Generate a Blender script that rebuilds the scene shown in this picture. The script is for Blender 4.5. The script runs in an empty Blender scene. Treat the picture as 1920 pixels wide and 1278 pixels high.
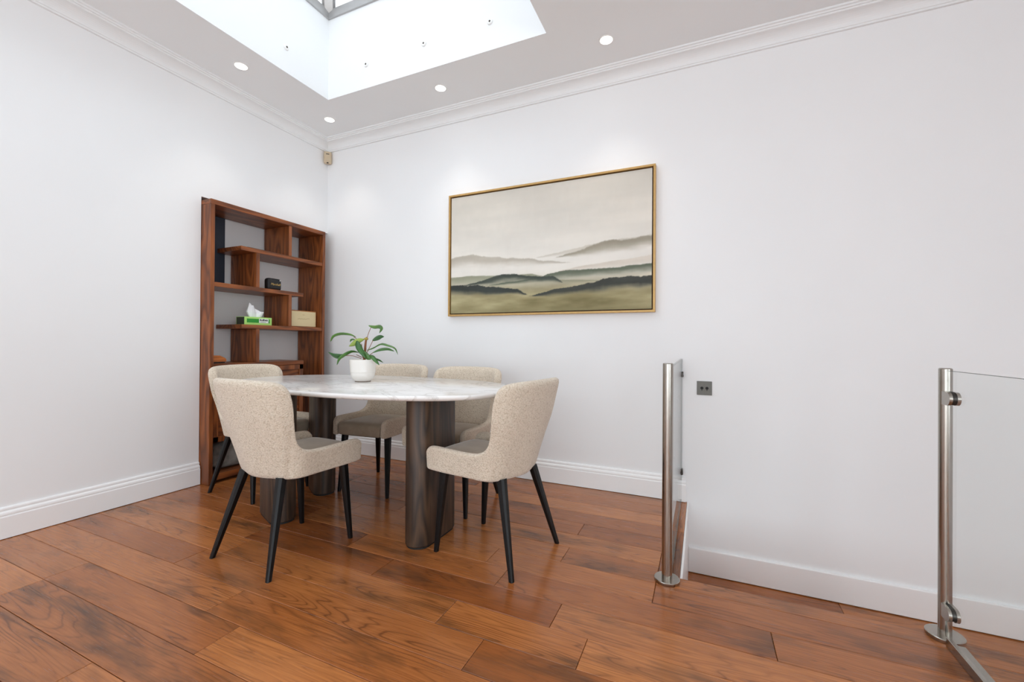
import bpy, bmesh, math, random
import numpy as np
from math import sin, cos, pi, radians
from mathutils import Vector, Matrix

S = bpy.context.scene
C = S.collection
random.seed(7)

# ------------------------------------------------------------------ camera
F_PX, YAW, PITCH, ROLL = 797.86, -0.419767, 0.0041405, 0.0068995
CAM = Vector((3.2013, -2.9215, 1.0))
fw = Vector((sin(YAW) * cos(PITCH), cos(YAW) * cos(PITCH), sin(PITCH)))
r0 = Vector((cos(YAW), -sin(YAW), 0)); u0 = r0.cross(fw)
rt = r0 * cos(ROLL) + u0 * sin(ROLL); up = -r0 * sin(ROLL) + u0 * cos(ROLL)
cd = bpy.data.cameras.new('camera')
cd.sensor_fit = 'HORIZONTAL'; cd.sensor_width = 36.0
cd.lens = F_PX / 1920 * 36; cd.clip_start = 0.02; cd.clip_end = 200
cam = bpy.data.objects.new('camera', cd); C.objects.link(cam)
m = Matrix((rt, up, -fw)).transposed().to_4x4(); m.translation = CAM
cam.matrix_world = m
S.camera = cam

# ------------------------------------------------------------------ world, exposure
w = bpy.data.worlds.new('World'); S.world = w; w.use_nodes = True
bg = w.node_tree.nodes['Background']
bg.inputs[0].default_value = (0.89, 0.95, 1.0, 1)
bg.inputs[1].default_value = 3.4
S.view_settings.view_transform = 'Standard'
S.view_settings.look = 'None'
S.view_settings.gamma = 1.0
S.view_settings.use_curve_mapping = False
S.view_settings.exposure = 0.30
S.cycles.diffuse_bounces = 10
S.cycles.max_bounces = 14
S.cycles.transparent_max_bounces = 12
S.cycles.sample_clamp_indirect = 8

def portal(name, loc, rot, sx, sy):
    l = bpy.data.lights.new(name, 'AREA'); l.shape = 'RECTANGLE'; l.size = sx; l.size_y = sy
    l.cycles.is_portal = True
    o = bpy.data.objects.new(name, l); C.objects.link(o); o.location = loc; o.rotation_euler = rot
    return o

# room dimensions (metres; corner of the two walls at the origin)
CEIL = 2.85
SKX0, SKX1, SKY0, SKY1, SKZ = 0.578, 2.344, -0.53, -5.2, 3.46
RX, RY = 5.8, -6.4            # right wall, rear wall
LOW = -0.432                  # lower floor level
OX, OY, OX2 = 3.12, -0.962, 4.0   # stair opening edges
NY, NZ, NX = -1.096, 2.008, -0.215  # niche: side, top, back
SH0 = 0.105                   # bookcase front plane
WX0, WX1, WZ0, WZ1 = 0.5, 5.3, 0.0, 2.45     # rear glazed doors
portal('skylight_portal', ((SKX0 + SKX1) / 2, (SKY0 + SKY1) / 2, SKZ - 0.01), (0, 0, 0), SKX1 - SKX0, SKY0 - SKY1)
VY0, VY1, VZ0, VZ1 = -5.7, -2.6, 0.35, 2.35    # unseen window in the lower hall's right wall, added for side light
portal('hall_window_portal', (RX - 0.02, (VY0 + VY1) / 2, (VZ0 + VZ1) / 2), (radians(90), 0, radians(90)), VY1 - VY0, VZ1 - VZ0)
portal('rear_door_portal', ((WX0 + WX1) / 2, RY + 0.02, (WZ0 + WZ1) / 2), (radians(90), 0, radians(0)), WX1 - WX0, WZ1 - WZ0)

# ------------------------------------------------------------------ helpers: scene
def link(o, parent=None):
    C.objects.link(o)
    if parent is not None: o.parent = parent
    return o

def tag(o, label=None, cat=None, group=None, kind=None):
    if label: o['label'] = label
    if cat: o['category'] = cat
    if group: o['group'] = group
    if kind: o['kind'] = kind
    return o

def empty(name, loc=(0, 0, 0), rz=0.0):
    o = bpy.data.objects.new(name, None); o.empty_display_size = 0.05
    o.location = loc; o.rotation_euler = (0, 0, rz)
    return link(o)

def obj(name, bm, mat, parent=None, smooth=False, base=None, auto=None):
    """bmesh -> one mesh object; base = world point that becomes the local origin"""
    if base is None and parent is not None and parent.type == 'EMPTY' and parent.get('worldbuilt'):
        base = parent.location
    if base is not None:
        bmesh.ops.translate(bm, verts=bm.verts, vec=-Vector(base))
    bmesh.ops.recalc_face_normals(bm, faces=bm.faces)
    me = bpy.data.meshes.new(name); bm.to_mesh(me); bm.free()
    if smooth:
        for p in me.polygons: p.use_smooth = True
        if auto is not None:
            try: me.set_sharp_from_angle(angle=radians(auto))
            except Exception: pass
    me.materials.append(mat)
    o = bpy.data.objects.new(name, me); link(o, parent)
    if base is not None and parent is None: o.location = base
    return o

def wthing(name, loc, label, cat, group=None):
    o = empty(name, loc); o['worldbuilt'] = 1
    tag(o, label, cat, group)
    return o

def wpart(name, bm, mat, thing, smooth=False, auto=40, parent=None):
    """part built in world coordinates under a thing at thing.location"""
    return obj(name, bm, mat, parent or thing, smooth, base=thing.location, auto=auto)

def copy_tree(o, parent=None):
    c = o.copy(); C.objects.link(c); c.parent = parent
    for ch in list(o.children): copy_tree(ch, c)
    return c

def struct(name, bm, mat, parent=None, smooth=False):
    o = obj(name, bm, mat, parent, smooth)
    if parent is None: o['kind'] = 'structure'
    return o

# ------------------------------------------------------------------ helpers: shapes
def box(bm, lo, hi, r=0.0, seg=2):
    x0, y0, z0 = lo; x1, y1, z1 = hi
    x0, x1 = min(x0, x1), max(x0, x1); y0, y1 = min(y0, y1), max(y0, y1); z0, z1 = min(z0, z1), max(z0, z1)
    t = bmesh.new(); bmesh.ops.create_cube(t, size=1.0)
    for v in t.verts:
        v.co = Vector(((x0 + x1) / 2 + v.co.x * (x1 - x0), (y0 + y1) / 2 + v.co.y * (y1 - y0), (z0 + z1) / 2 + v.co.z * (z1 - z0)))
    if r > 0:
        bmesh.ops.bevel(t, geom=t.edges[:], offset=r, segments=seg, profile=0.5, affect='EDGES')
    join(bm, t)

def join(bm, t, mat4=None):
    if mat4 is not None: bmesh.ops.transform(t, matrix=mat4, verts=t.verts)
    me = bpy.data.meshes.new('tmp'); t.to_mesh(me); t.free(); bm.from_mesh(me); bpy.data.meshes.remove(me)

def B(*boxes, r=0.0, seg=2):
    bm = bmesh.new()
    for lo, hi in boxes: box(bm, lo, hi, r, seg)
    return bm

def lathe(bm, prof, c=(0, 0, 0), n=48, axis='Z', cap=True):
    """prof: list of (radius, height)"""
    rings = []
    for r, h in prof:
        ring = []
        for i in range(n):
            a = 2 * pi * i / n
            if axis == 'Z': co = (c[0] + r * cos(a), c[1] + r * sin(a), c[2] + h)
            elif axis == 'Y': co = (c[0] + r * cos(a), c[1] + h, c[2] + r * sin(a))
            else: co = (c[0] + h, c[1] + r * cos(a), c[2] + r * sin(a))
            ring.append(bm.verts.new(co))
        rings.append(ring)
    for a, b in zip(rings, rings[1:]):
        for i in range(n):
            bm.faces.new((a[i], a[(i + 1) % n], b[(i + 1) % n], b[i]))
    if cap:
        bm.faces.new(rings[0]); bm.faces.new(rings[-1])
    return bm

def prism(bm, ring_fn, levels):
    """levels: list of (z, scale/offset); ring_fn(level_param) -> list of xy"""
    rings = []
    for z, k in levels:
        rings.append([bm.verts.new((x, y, z)) for x, y in ring_fn(k)])
    n = len(rings[0])
    for a, b in zip(rings, rings[1:]):
        for i in range(n): bm.faces.new((a[i], a[(i + 1) % n], b[(i + 1) % n], b[i]))
    bm.faces.new(rings[0]); bm.faces.new(rings[-1])
    return bm

def tube(bm, pts, radii, n=10, cap=True):
    pts = [Vector(p) for p in pts]
    rings = []
    prev = None
    for i, p in enumerate(pts):
        d = (pts[min(i + 1, len(pts) - 1)] - pts[max(i - 1, 0)]).normalized()
        ref = prev if prev is not None else (Vector((1, 0, 0)) if abs(d.x) < 0.9 else Vector((0, 1, 0)))
        a = (ref - d * ref.dot(d)).normalized(); b = d.cross(a); prev = a
        rings.append([bm.verts.new(p + a * (radii[i] * cos(2 * pi * j / n)) + b * (radii[i] * sin(2 * pi * j / n))) for j in range(n)])
    for a, b in zip(rings, rings[1:]):
        for j in range(n): bm.faces.new((a[j], a[(j + 1) % n], b[(j + 1) % n], b[j]))
    if cap: bm.faces.new(rings[0]); bm.faces.new(rings[-1])
    return bm

def text_mesh(body, size, depth=0.0006, shear=0.0):
    cu = bpy.data.curves.new('txt', 'FONT'); cu.body = body; cu.size = size; cu.extrude = depth
    cu.align_x = 'CENTER'; cu.align_y = 'CENTER'; cu.shear = shear; cu.resolution_u = 3
    o = bpy.data.objects.new('txt', cu); C.objects.link(o)
    dg = bpy.context.evaluated_depsgraph_get()
    me = bpy.data.meshes.new_from_object(o.evaluated_get(dg))
    C.objects.unlink(o); bpy.data.objects.remove(o)
    t = bmesh.new(); t.from_mesh(me); bpy.data.meshes.remove(me)
    return t

# ------------------------------------------------------------------ materials
def srgb(r, g, b):
    f = lambda c: (c / 255) / 12.92 if c <= 10 else (((c / 255) + 0.055) / 1.055) ** 2.4
    return (f(r), f(g), f(b), 1)

class NT:
    def __init__(s, name, rough=0.5, metal=0.0, col=None, spec=None):
        s.m = bpy.data.materials.new(name); s.m.use_nodes = True
        s.t = s.m.node_tree; s.b = s.t.nodes['Principled BSDF']
        s.b.inputs['Roughness'].default_value = rough; s.b.inputs['Metallic'].default_value = metal
        if col: s.b.inputs['Base Color'].default_value = col
        if spec is not None: s.b.inputs['Specular IOR Level'].default_value = spec
    def n(s, typ, **k):
        x = s.t.nodes.new(typ)
        for a, v in k.items(): setattr(x, a, v)
        return x
    def l(s, a, b): s.t.links.new(a, b)
    def coord(s, scale=(1, 1, 1), kind='Object', rand=False):
        tc = s.n('ShaderNodeTexCoord'); mp = s.n('ShaderNodeMapping'); mp.inputs['Scale'].default_value = scale
        s.l(tc.outputs[kind], mp.inputs[0])
        if rand:
            oi = s.n('ShaderNodeObjectInfo'); mu = s.n('ShaderNodeMath', operation='MULTIPLY'); mu.inputs[1].default_value = 37.0
            s.l(oi.outputs['Random'], mu.inputs[0])
            cb = s.n('ShaderNodeCombineXYZ')
            for i in range(3): s.l(mu.outputs[0], cb.inputs[i])
            s.l(cb.outputs[0], mp.inputs['Location'])
        return mp.outputs[0]
    def noise(s, vec, scale, detail=3, rough=0.5, dist=0.0):
        x = s.n('ShaderNodeTexNoise'); x.inputs['Scale'].default_value = scale; x.inputs['Detail'].default_value = detail
        x.inputs['Roughness'].default_value = rough; x.inputs['Distortion'].default_value = dist
        s.l(vec, x.inputs['Vector']); return x.outputs['Fac']
    def math(s, op, a, b=None, c=None, clamp=False):
        x = s.n('ShaderNodeMath', operation=op); x.use_clamp = clamp
        for i, v in enumerate((a, b, c)):
            if v is None: continue
            if isinstance(v, (int, float)): x.inputs[i].default_value = v
            else: s.l(v, x.inputs[i])
        return x.outputs[0]
    def ramp(s, fac, stops):
        x = s.n('ShaderNodeValToRGB'); e = x.color_ramp.elements
        while len(e) < len(stops): e.new(0.5)
        for i, (p, c) in enumerate(stops): e[i].position = p; e[i].color = c if len(c) == 4 else (*c, 1)
        s.l(fac, x.inputs[0]); return x.outputs[0]
    def mix(s, fac, a, b, mode='MIX'):
        x = s.n('ShaderNodeMix', data_type='RGBA', blend_type=mode)
        for sock, v in ((x.inputs['Factor'], fac), (x.inputs[6], a), (x.inputs[7], b)):
            if isinstance(v, (int, float)): sock.default_value = v
            elif isinstance(v, tuple): sock.default_value = v
            else: s.l(v, sock)
        return x.outputs[2]
    def color(s, c): s.l(c, s.b.inputs['Base Color']); return s
    def bump(s, h, strength, dist=0.002):
        x = s.n('ShaderNodeBump'); x.inputs['Strength'].default_value = strength; x.inputs['Distance'].default_value = dist
        s.l(h, x.inputs['Height']); s.l(x.outputs[0], s.b.inputs['Normal']); return s
    def roughness(s, v): s.l(v, s.b.inputs['Roughness']); return s

def g(v): return (v, v, v, 1)

def mat_paint(name, col, rough, amt=0.02):
    k = NT(name, rough)
    v = k.coord((1, 1, 1))
    nz = k.noise(v, 1.7, 2)
    k.color(k.ramp(nz, [(0.3, tuple(c * (1 - amt) for c in col[:3])), (0.7, col)]))
    k.bump(k.noise(v, 90, 3), 0.03, 0.001)
    return k.m

M = {}
M['wall'] = mat_paint('wall_paint', (0.866, 0.875, 0.882, 1), 0.65)
M['ceiling'] = mat_paint('ceiling_paint', (0.852, 0.872, 0.880, 1), 0.7)
M['trim'] = mat_paint('gloss_trim_paint', (0.90, 0.90, 0.90, 1), 0.3, 0.01)
M['coving'] = mat_paint('coving_paint', (0.852, 0.868, 0.874, 1), 0.6, 0.01)

def mat_floor(name, hue=1.0):
    k = NT(name, 0.3)
    v = k.coord((1, 1, 1), rand=True)
    # figure: contour lines of a stretched noise field
    mp = k.n('ShaderNodeMapping'); mp.inputs['Scale'].default_value = (0.75, 9.0, 9.0); k.l(v, mp.inputs[0])
    fld = k.noise(mp.outputs[0], 1.0, 2, 0.42, 0.15)
    lin = k.math('FRACT', k.math('MULTIPLY', fld, 24.0))
    tri = k.math('ABSOLUTE', k.math('SUBTRACT', lin, 0.5))              # 0..0.5
    grain = k.ramp(tri, [(0.0, g(0.0)), (0.13, g(0.75)), (0.5, g(1.0))])
    mp2 = k.n('ShaderNodeMapping'); mp2.inputs['Scale'].default_value = (5.0, 170.0, 20.0); k.l(v, mp2.inputs[0])
    fib = k.noise(mp2.outputs[0], 1.0, 4, 0.6)
    mp3 = k.n('ShaderNodeMapping'); mp3.inputs['Scale'].default_value = (1.7, 6.5, 5.0); k.l(v, mp3.inputs[0])
    blot = k.noise(mp3.outputs[0], 1.0, 4, 0.6, 0.25)
    msk = k.noise(mp3.outputs[0], 0.6, 2, 0.5)
    oi = k.n('ShaderNodeObjectInfo')
    base = k.ramp(oi.outputs['Random'], [(0.0, srgb(150, 86, 42)), (0.35, srgb(178, 108, 56)), (0.7, srgb(197, 126, 70)), (1.0, srgb(164, 98, 51))])
    c = k.mix(k.ramp(fib, [(0.3, g(0.55)), (0.62, g(0.0))]), base, srgb(118, 64, 30))
    gr = k.math('MULTIPLY', k.math('SUBTRACT', 1.0, grain), k.ramp(msk, [(0.35, g(0.15)), (0.65, g(0.75))]))
    c = k.mix(gr, c, srgb(84, 44, 22))
    c = k.mix(k.ramp(blot, [(0.28, g(0.85)), (0.48, g(0.0))]), c, srgb(78, 50, 29))
    c = k.mix(k.ramp(blot, [(0.55, g(0.0)), (0.8, g(0.45))]), c, srgb(200, 126, 66))
    k.color(c)
    k.roughness(k.ramp(fib, [(0.2, g(0.30)), (0.8, g(0.20))]))
    h = k.math('MULTIPLY', gr, -0.6)
    k.bump(h, 0.09, 0.0015)
    k.b.inputs['Specular IOR Level'].default_value = 0.4; k.b.inputs['Coat Weight'].default_value = 0.18; k.b.inputs['Coat Roughness'].default_value = 0.12
    return k.m
M['oak'] = mat_floor('stained_oak_plank')
M['subfloor'] = NT('floor_gap', 0.9, col=srgb(38, 22, 12)).m

def mat_wood(name, cols, scale, rough, axis='Z', lines=9.0, bump=0.1):
    k = NT(name, rough)
    v = k.coord((1, 1, 1), rand=True)
    st = {'X': (0.9, 7, 7), 'Y': (7, 0.9, 7), 'Z': (7, 7, 0.9)}[axis]
    fn = {'X': (4, 130, 130), 'Y': (130, 4, 130), 'Z': (130, 130, 4)}[axis]
    mp = k.n('ShaderNodeMapping'); mp.inputs['Scale'].default_value = tuple(a * scale for a in st); k.l(v, mp.inputs[0])
    fld = k.noise(mp.outputs[0], 1.0, 2, 0.5, 0.4)
    tri = k.math('ABSOLUTE', k.math('SUBTRACT', k.math('FRACT', k.math('MULTIPLY', fld, lines)), 0.5))
    mp2 = k.n('ShaderNodeMapping'); mp2.inputs['Scale'].default_value = fn; k.l(v, mp2.inputs[0])
    fib = k.noise(mp2.outputs[0], 1.0, 4, 0.6)
    c = k.ramp(tri, [(0.0, cols[0]), (0.2, cols[1]), (0.5, cols[2])])
    c = k.mix(k.ramp(fib, [(0.3, g(0.5)), (0.65, g(0))]), c, cols[0])
    k.color(c); k.bump(fib, bump, 0.001)
    return k.m
WAL = (srgb(92, 47, 20), srgb(130, 70, 31), srgb(158, 90, 43))
M['shelf_z'] = mat_wood('walnut_upright', WAL, 1.0, 0.38, 'Z')
M['shelf_y'] = mat_wood('walnut_board', WAL, 1.0, 0.38, 'Y')
PED = (srgb(40, 27, 18), srgb(66, 47, 33), srgb(90, 66, 47))
M['pedestal'] = mat_wood('smoked_oak_veneer', PED, 1.1, 0.46, 'Z', 9.0, 0.2)

def mat_marble():
    k = NT('white_marble', 0.12)
    v = k.coord((1, 1, 1))
    mp = k.n('ShaderNodeMapping'); mp.inputs['Scale'].default_value = (1.6, 3.4, 2.0); mp.inputs['Rotation'].default_value = (0, 0, 0.5); k.l(v, mp.inputs[0])
    a = k.noise(mp.outputs[0], 1.5, 6, 0.6, 1.2)
    vein = k.math('ABSOLUTE', k.math('SUBTRACT', a, 0.5))
    b = k.noise(mp.outputs[0], 0.9, 4, 0.55, 0.5)
    c = k.ramp(b, [(0.25, srgb(232, 231, 229)), (0.55, srgb(245, 244, 242)), (0.8, srgb(236, 235, 233))])
    c = k.mix(k.ramp(vein, [(0.0, g(0.4)), (0.010, g(0.2)), (0.03, g(0.0))]), c, srgb(150, 140, 130))
    spots = k.noise(mp.outputs[0], 4.2, 3, 0.6, 1.0)
    c = k.mix(k.ramp(spots, [(0.70, g(0.0)), (0.80, g(0.4))]), c, srgb(120, 105, 96))
    k.color(c); return k.m
M['marble'] = mat_marble()

def mat_boucle():
    k = NT('boucle_fabric', 0.95, spec=0.15)
    v = k.coord((1, 1, 1))
    vo = k.n('ShaderNodeTexVoronoi'); vo.inputs['Scale'].default_value = 170.0; vo.inputs['Randomness'].default_value = 1.0
    nz = k.noise(v, 60, 4, 0.7)
    mx = k.n('ShaderNodeVectorMath', operation='ADD'); k.l(v, mx.inputs[0])
    sc = k.n('ShaderNodeVectorMath', operation='SCALE'); sc.inputs['Scale'].default_value = 0.012
    cb = k.n('ShaderNodeCombineXYZ')
    for i in range(3): k.l(nz, cb.inputs[i])
    k.l(cb.outputs[0], sc.inputs[0]); k.l(sc.outputs[0], mx.inputs[1]); k.l(mx.outputs[0], vo.inputs['Vector'])
    d = vo.outputs['Distance']
    c = k.ramp(d, [(0.0, srgb(230, 219, 203)), (0.45, srgb(220, 207, 189)), (0.9, srgb(192, 176, 155))])
    c = k.mix(k.ramp(nz, [(0.35, g(0.3)), (0.55, g(0.0))]), c, srgb(200, 184, 163))
    k.color(c)
    k.bump(k.math('SUBTRACT', 1.0, d), 0.55, 0.004)
    k.b.inputs['Sheen Weight'].default_value = 0.35; k.b.inputs['Sheen Roughness'].default_value = 0.5
    return k.m
M['boucle'] = mat_boucle()
def mat_velvet():
    k = NT('velvet_seat_fabric', 0.85, spec=0.2)
    v = k.coord((1, 1, 1)); nz = k.noise(v, 9, 4, 0.6)
    k.color(k.ramp(nz, [(0.3, srgb(160, 147, 129)), (0.7, srgb(180, 168, 150))]))
    k.bump(k.noise(v, 400, 2), 0.1, 0.001)
    k.b.inputs['Sheen Weight'].default_value = 0.5; k.b.inputs['Sheen Roughness'].default_value = 0.4
    return k.m
M['velvet'] = mat_velvet()

def simple(name, col, rough=0.5, metal=0.0, var=0.06, scale=30, bump=0.0, spec=None):
    k = NT(name, rough, metal, spec=spec)
    v = k.coord((1, 1, 1)); nz = k.noise(v, scale, 3)
    k.color(k.ramp(nz, [(0.3, tuple(c * (1 - var) for c in col[:3])), (0.7, col)]))
    if bump: k.bump(nz, bump, 0.001)
    return k.m
M['black_leg'] = simple('black_powder_coat', srgb(11, 11, 12), 0.4, 0.0, 0.1, 200, spec=0.3)
M['under'] = simple('seat_underside_cloth', srgb(40, 38, 36), 0.9)
def mat_steel():
    k = NT('brushed_steel', 0.22, 1.0)
    nz = k.noise(k.coord((1, 1, 1)), 35, 2)
    k.color(k.ramp(nz, [(0.3, srgb(170, 164, 156)), (0.7, srgb(176, 170, 162))]))
    return k.m
M['steel'] = mat_steel()
M['plate'] = simple('satin_steel_plate', srgb(112, 111, 106), 0.5, 0.45, 0.05, 60)
M['rubber'] = simple('black_rubber', srgb(22, 22, 22), 0.7)
M['white_plastic'] = simple('white_plastic', srgb(238, 238, 236), 0.4)
M['beige_plastic'] = simple('aged_beige_plastic', srgb(206, 188, 160), 0.5)
M['dark_slot'] = simple('dark_slot', srgb(60, 48, 36), 0.6)
M['brass'] = simple('brushed_gold_frame', srgb(196, 158, 98), 0.42, 0.35, 0.1, 40)
M['gap_brown'] = simple('frame_shadow_gap', srgb(72, 46, 24), 0.7)
M['ceramic'] = simple('white_ceramic', srgb(236, 232, 226), 0.25, 0.0, 0.02, 12)
M['pot_foot_shade'] = simple('foot_shade_brown', srgb(128, 112, 98), 0.8)  # brown stands in for the ring of shade under the pot
M['soil'] = simple('bark_soil', srgb(84, 50, 28), 0.95, 0, 0.5, 160, 0.6)
M['stem'] = simple('reddish_stem', srgb(140, 84, 48), 0.6, 0, 0.25, 60)
M['node'] = simple('yellow_green_node', srgb(168, 150, 60), 0.6, 0, 0.2, 60)
M['alu'] = simple('grey_aluminium', srgb(178, 178, 178), 0.4, 0.3, 0.04, 20)
M['alu_dark'] = simple('dark_gasket', srgb(88, 88, 88), 0.6)
M['navy'] = simple('dark_navy_board', srgb(38, 46, 60), 0.6, 0, 0.1, 20)
M['tissue'] = simple('white_tissue', srgb(244, 244, 246), 0.9, 0, 0.02, 20)
M['green'] = simple('green_card', srgb(38, 146, 44), 0.5)
M['lime'] = simple('lime_card', srgb(176, 226, 120), 0.5)
M['dkgreen'] = simple('dark_green_card', srgb(58, 66, 50), 0.5)
M['print_white'] = simple('white_print', srgb(236, 240, 232), 0.5)
M['print_dark'] = simple('dark_print', srgb(44, 50, 46), 0.5)
M['cream'] = simple('cream_lid', srgb(222, 204, 160), 0.55, 0, 0.05, 8)
M['cream_print'] = simple('faded_brown_print', srgb(170, 146, 100), 0.6)
M['boxwood'] = mat_wood('box_wood', (srgb(120, 72, 34), srgb(158, 98, 50), srgb(176, 114, 60)), 2.0, 0.5, 'Y')
M['orange_wood'] = mat_wood('orange_wood', (srgb(140, 70, 22), srgb(186, 104, 40), srgb(206, 124, 56)), 2.0, 0.4, 'Y')
M['speaker'] = simple('black_leatherette', srgb(30, 30, 31), 0.55, 0, 0.15, 300, 0.3)
M['gold'] = simple('gold_script', srgb(214, 178, 106), 0.35, 0.6)
M['grey_cloth'] = simple('mottled_grey_cloth', srgb(150, 146, 140), 0.9, 0, 0.5, 18, 0.5)
M['book'] = simple('dark_cover', srgb(40, 30, 28), 0.5)

def mat_leaf():
    k = NT('glossy_leaf', 0.3)
    v = k.coord((1, 1, 1), rand=True); nz = k.noise(v, 14, 3)
    oi = k.n('ShaderNodeObjectInfo')
    base = k.ramp(oi.outputs['Random'], [(0, srgb(44, 92, 36)), (0.5, srgb(66, 116, 44)), (1, srgb(98, 140, 58))])
    k.color(k.mix(k.ramp(nz, [(0.35, g(0.6)), (0.65, g(0))]), base, srgb(34, 72, 34)))
    return k.m
M['leaf'] = mat_leaf()
M['leaf_pale'] = simple('young_leaf', srgb(148, 170, 74), 0.4, 0, 0.2, 20)

def mat_glass(name, tint, refl=1.0):
    mt = bpy.data.materials.new(name); mt.use_nodes = True; t = mt.node_tree; t.nodes.clear()
    o = t.nodes.new('ShaderNodeOutputMaterial'); tr = t.nodes.new('ShaderNodeBsdfTransparent'); gl = t.nodes.new('ShaderNodeBsdfGlossy')
    tr.inputs[0].default_value = tint; gl.inputs['Roughness'].default_value = 0.02
    lw = t.nodes.new('ShaderNodeLayerWeight'); lw.inputs[0].default_value = 0.5
    pw = t.nodes.new('ShaderNodeMath'); pw.operation = 'POWER'; pw.inputs[1].default_value = 5.0
    mu = t.nodes.new('ShaderNodeMath'); mu.operation = 'MULTIPLY_ADD'; mu.inputs[1].default_value = 0.9 * refl; mu.inputs[2].default_value = 0.035 * refl
    mx = t.nodes.new('ShaderNodeMixShader')
    t.links.new(lw.outputs['Facing'], pw.inputs[0]); t.links.new(pw.outputs[0], mu.inputs[0]); t.links.new(mu.outputs[0], mx.inputs[0])
    t.links.new(tr.outputs[0], mx.inputs[1]); t.links.new(gl.outputs[0], mx.inputs[2]); t.links.new(mx.outputs[0], o.inputs[0])
    return mt
M['glass'] = mat_glass('clear_glass', (0.975, 0.985, 0.98, 1), 0.8)
M['steel_dark'] = simple('dark_steel', srgb(74, 70, 66), 0.3, 0.9, 0.1, 80)
M['glass_edge'] = simple('polished_glass_edge', srgb(120, 128, 124), 0.15)
M['window_glass'] = mat_glass('window_glass', (0.97, 0.98, 0.985, 1))
M['dimmed_glass'] = mat_glass('light_cutting_glass', (0.74, 0.745, 0.75, 1))  # grey tint added to cut the daylight coming through the lantern

def emit(name, col, s):
    mt = bpy.data.materials.new(name); mt.use_nodes = True; t = mt.node_tree; t.nodes.clear()
    o = t.nodes.new('ShaderNodeOutputMaterial'); e = t.nodes.new('ShaderNodeEmission'); e.inputs[0].default_value = col; e.inputs[1].default_value = s
    t.links.new(e.outputs[0], o.inputs[0]); return mt
M['lamp'] = emit('downlight_lens', (1, 0.97, 0.9, 1), 6.0)

# ================================================================== STRUCTURE
# floors: dark bed under the boards; every board is its own child
flr = struct('floor', B(((NX, RY, -0.10), (OX, 0, -0.016)), ((OX, RY, -0.10), (OX2, OY, -0.016))), M['subfloor'])
low = struct('floor_lower', B(((OX, OY, LOW - 0.1), (OX2, 0, LOW - 0.016)), ((OX2, RY, LOW - 0.1), (RX, 0, LOW - 0.016))), M['subfloor'])
PITCHY = 0.149
def rowy(k): return -0.003 - PITCHY * k
def plank(x0, x1, y0, y1, ztop, parent, along='X'):
    gp = 0.0008
    bm = B(((x0 + gp, y0 + gp, -0.015), (x1 - gp, y1 - gp, 0.0)))
    t = [e for e in bm.edges if all(v.co.z > -0.001 for v in e.verts)]
    bmesh.ops.bevel(bm, geom=t, offset=0.0016, segments=1, affect='EDGES')
    cx, cy = (x0 + x1) / 2, (y0 + y1) / 2
    bmesh.ops.translate(bm, verts=bm.verts, vec=(-cx, -cy, 0))
    if along == 'Y': bmesh.ops.rotate(bm, verts=bm.verts, matrix=Matrix.Rotation(-pi / 2, 3, 'Z'))
    me = bpy.data.meshes.new('plank'); bm.to_mesh(me); bm.free(); me.materials.append(M['oak'])
    o = bpy.data.objects.new('plank', me); link(o, parent); o.location = (cx, cy, ztop + random.uniform(-0.0003, 0.0003))
    if along == 'Y': o.rotation_euler = (0, 0, pi / 2)
    return o
known = {4: [2.612], 5: [1.55], 6: [2.614], 7: [2.305], 8: [3.425, 1.62], 9: [2.715, 1.91], 10: [2.852, 2.337, 1.14], 11: [2.534, 1.04],
         12: [1.53], 13: [1.726, 2.75], 14: [0.70, 2.2], 15: [1.48]}
rp = random.Random(21)
def fill(x0, x1, fixed):
    f = sorted([x0, x1] + [f for f in fixed if x0 + 0.1 < f < x1 - 0.1]); out = [f[0]]
    for b in f[1:]:
        L = b - out[-1]
        if L > 1.55:
            n = max(2, round(L / 1.15)); a = out[-1]; w_ = [rp.uniform(0.7, 1.3) for _ in range(n)]; sw = sum(w_)
            for q in w_[:-1]: a += L * q / sw; out.append(a)
        out.append(b)
    return out
k = 0
while rowy(k) > RY:
    ya, yb = rowy(k), max(rowy(k + 1), RY)
    if k == 0: ya = 0.0
    far = 3.03 if rowy(k + 1) > -1.2 else OX2
    xs = fill(NX if ya > NY else 0.0, far, known.get(k, []))
    for a, b in zip(xs, xs[1:]): plank(a, b, yb, ya, 0, flr)
    k += 1
plank(3.03, OX, -0.962, -0.48, 0, flr, 'Y'); plank(3.03, OX, -0.48, 0, 0, flr, 'Y')
plank(3.03, OX2, -1.046, OY, 0, flr); plank(3.03, OX2, rowy(8), -1.046, 0, flr)
for k in range(0, 8):
    ya, yb = (0 if k == 0 else rowy(k)), rowy(k + 1)
    if yb < OY: yb = OY
    if ya <= yb + 0.01: continue
    xs = fill(OX, RX, [3.9 + 0.37 * ((k * 3) % 4)])
    for a, b in zip(xs, xs[1:]): plank(a, b, yb, ya, LOW, low)
k = 6
while rowy(k) > RY:
    ya, yb = min(rowy(k), OY), max(rowy(k + 1), RY)
    if k < 16:
        xs = fill(OX2, RX, [4.5 + 0.31 * ((k * 5) % 4)])
        for a, b in zip(xs, xs[1:]): plank(a, b, yb, ya, LOW, low)
    else:
        plank(OX2, RX, yb, ya, LOW, low)
    k += 1

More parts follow.
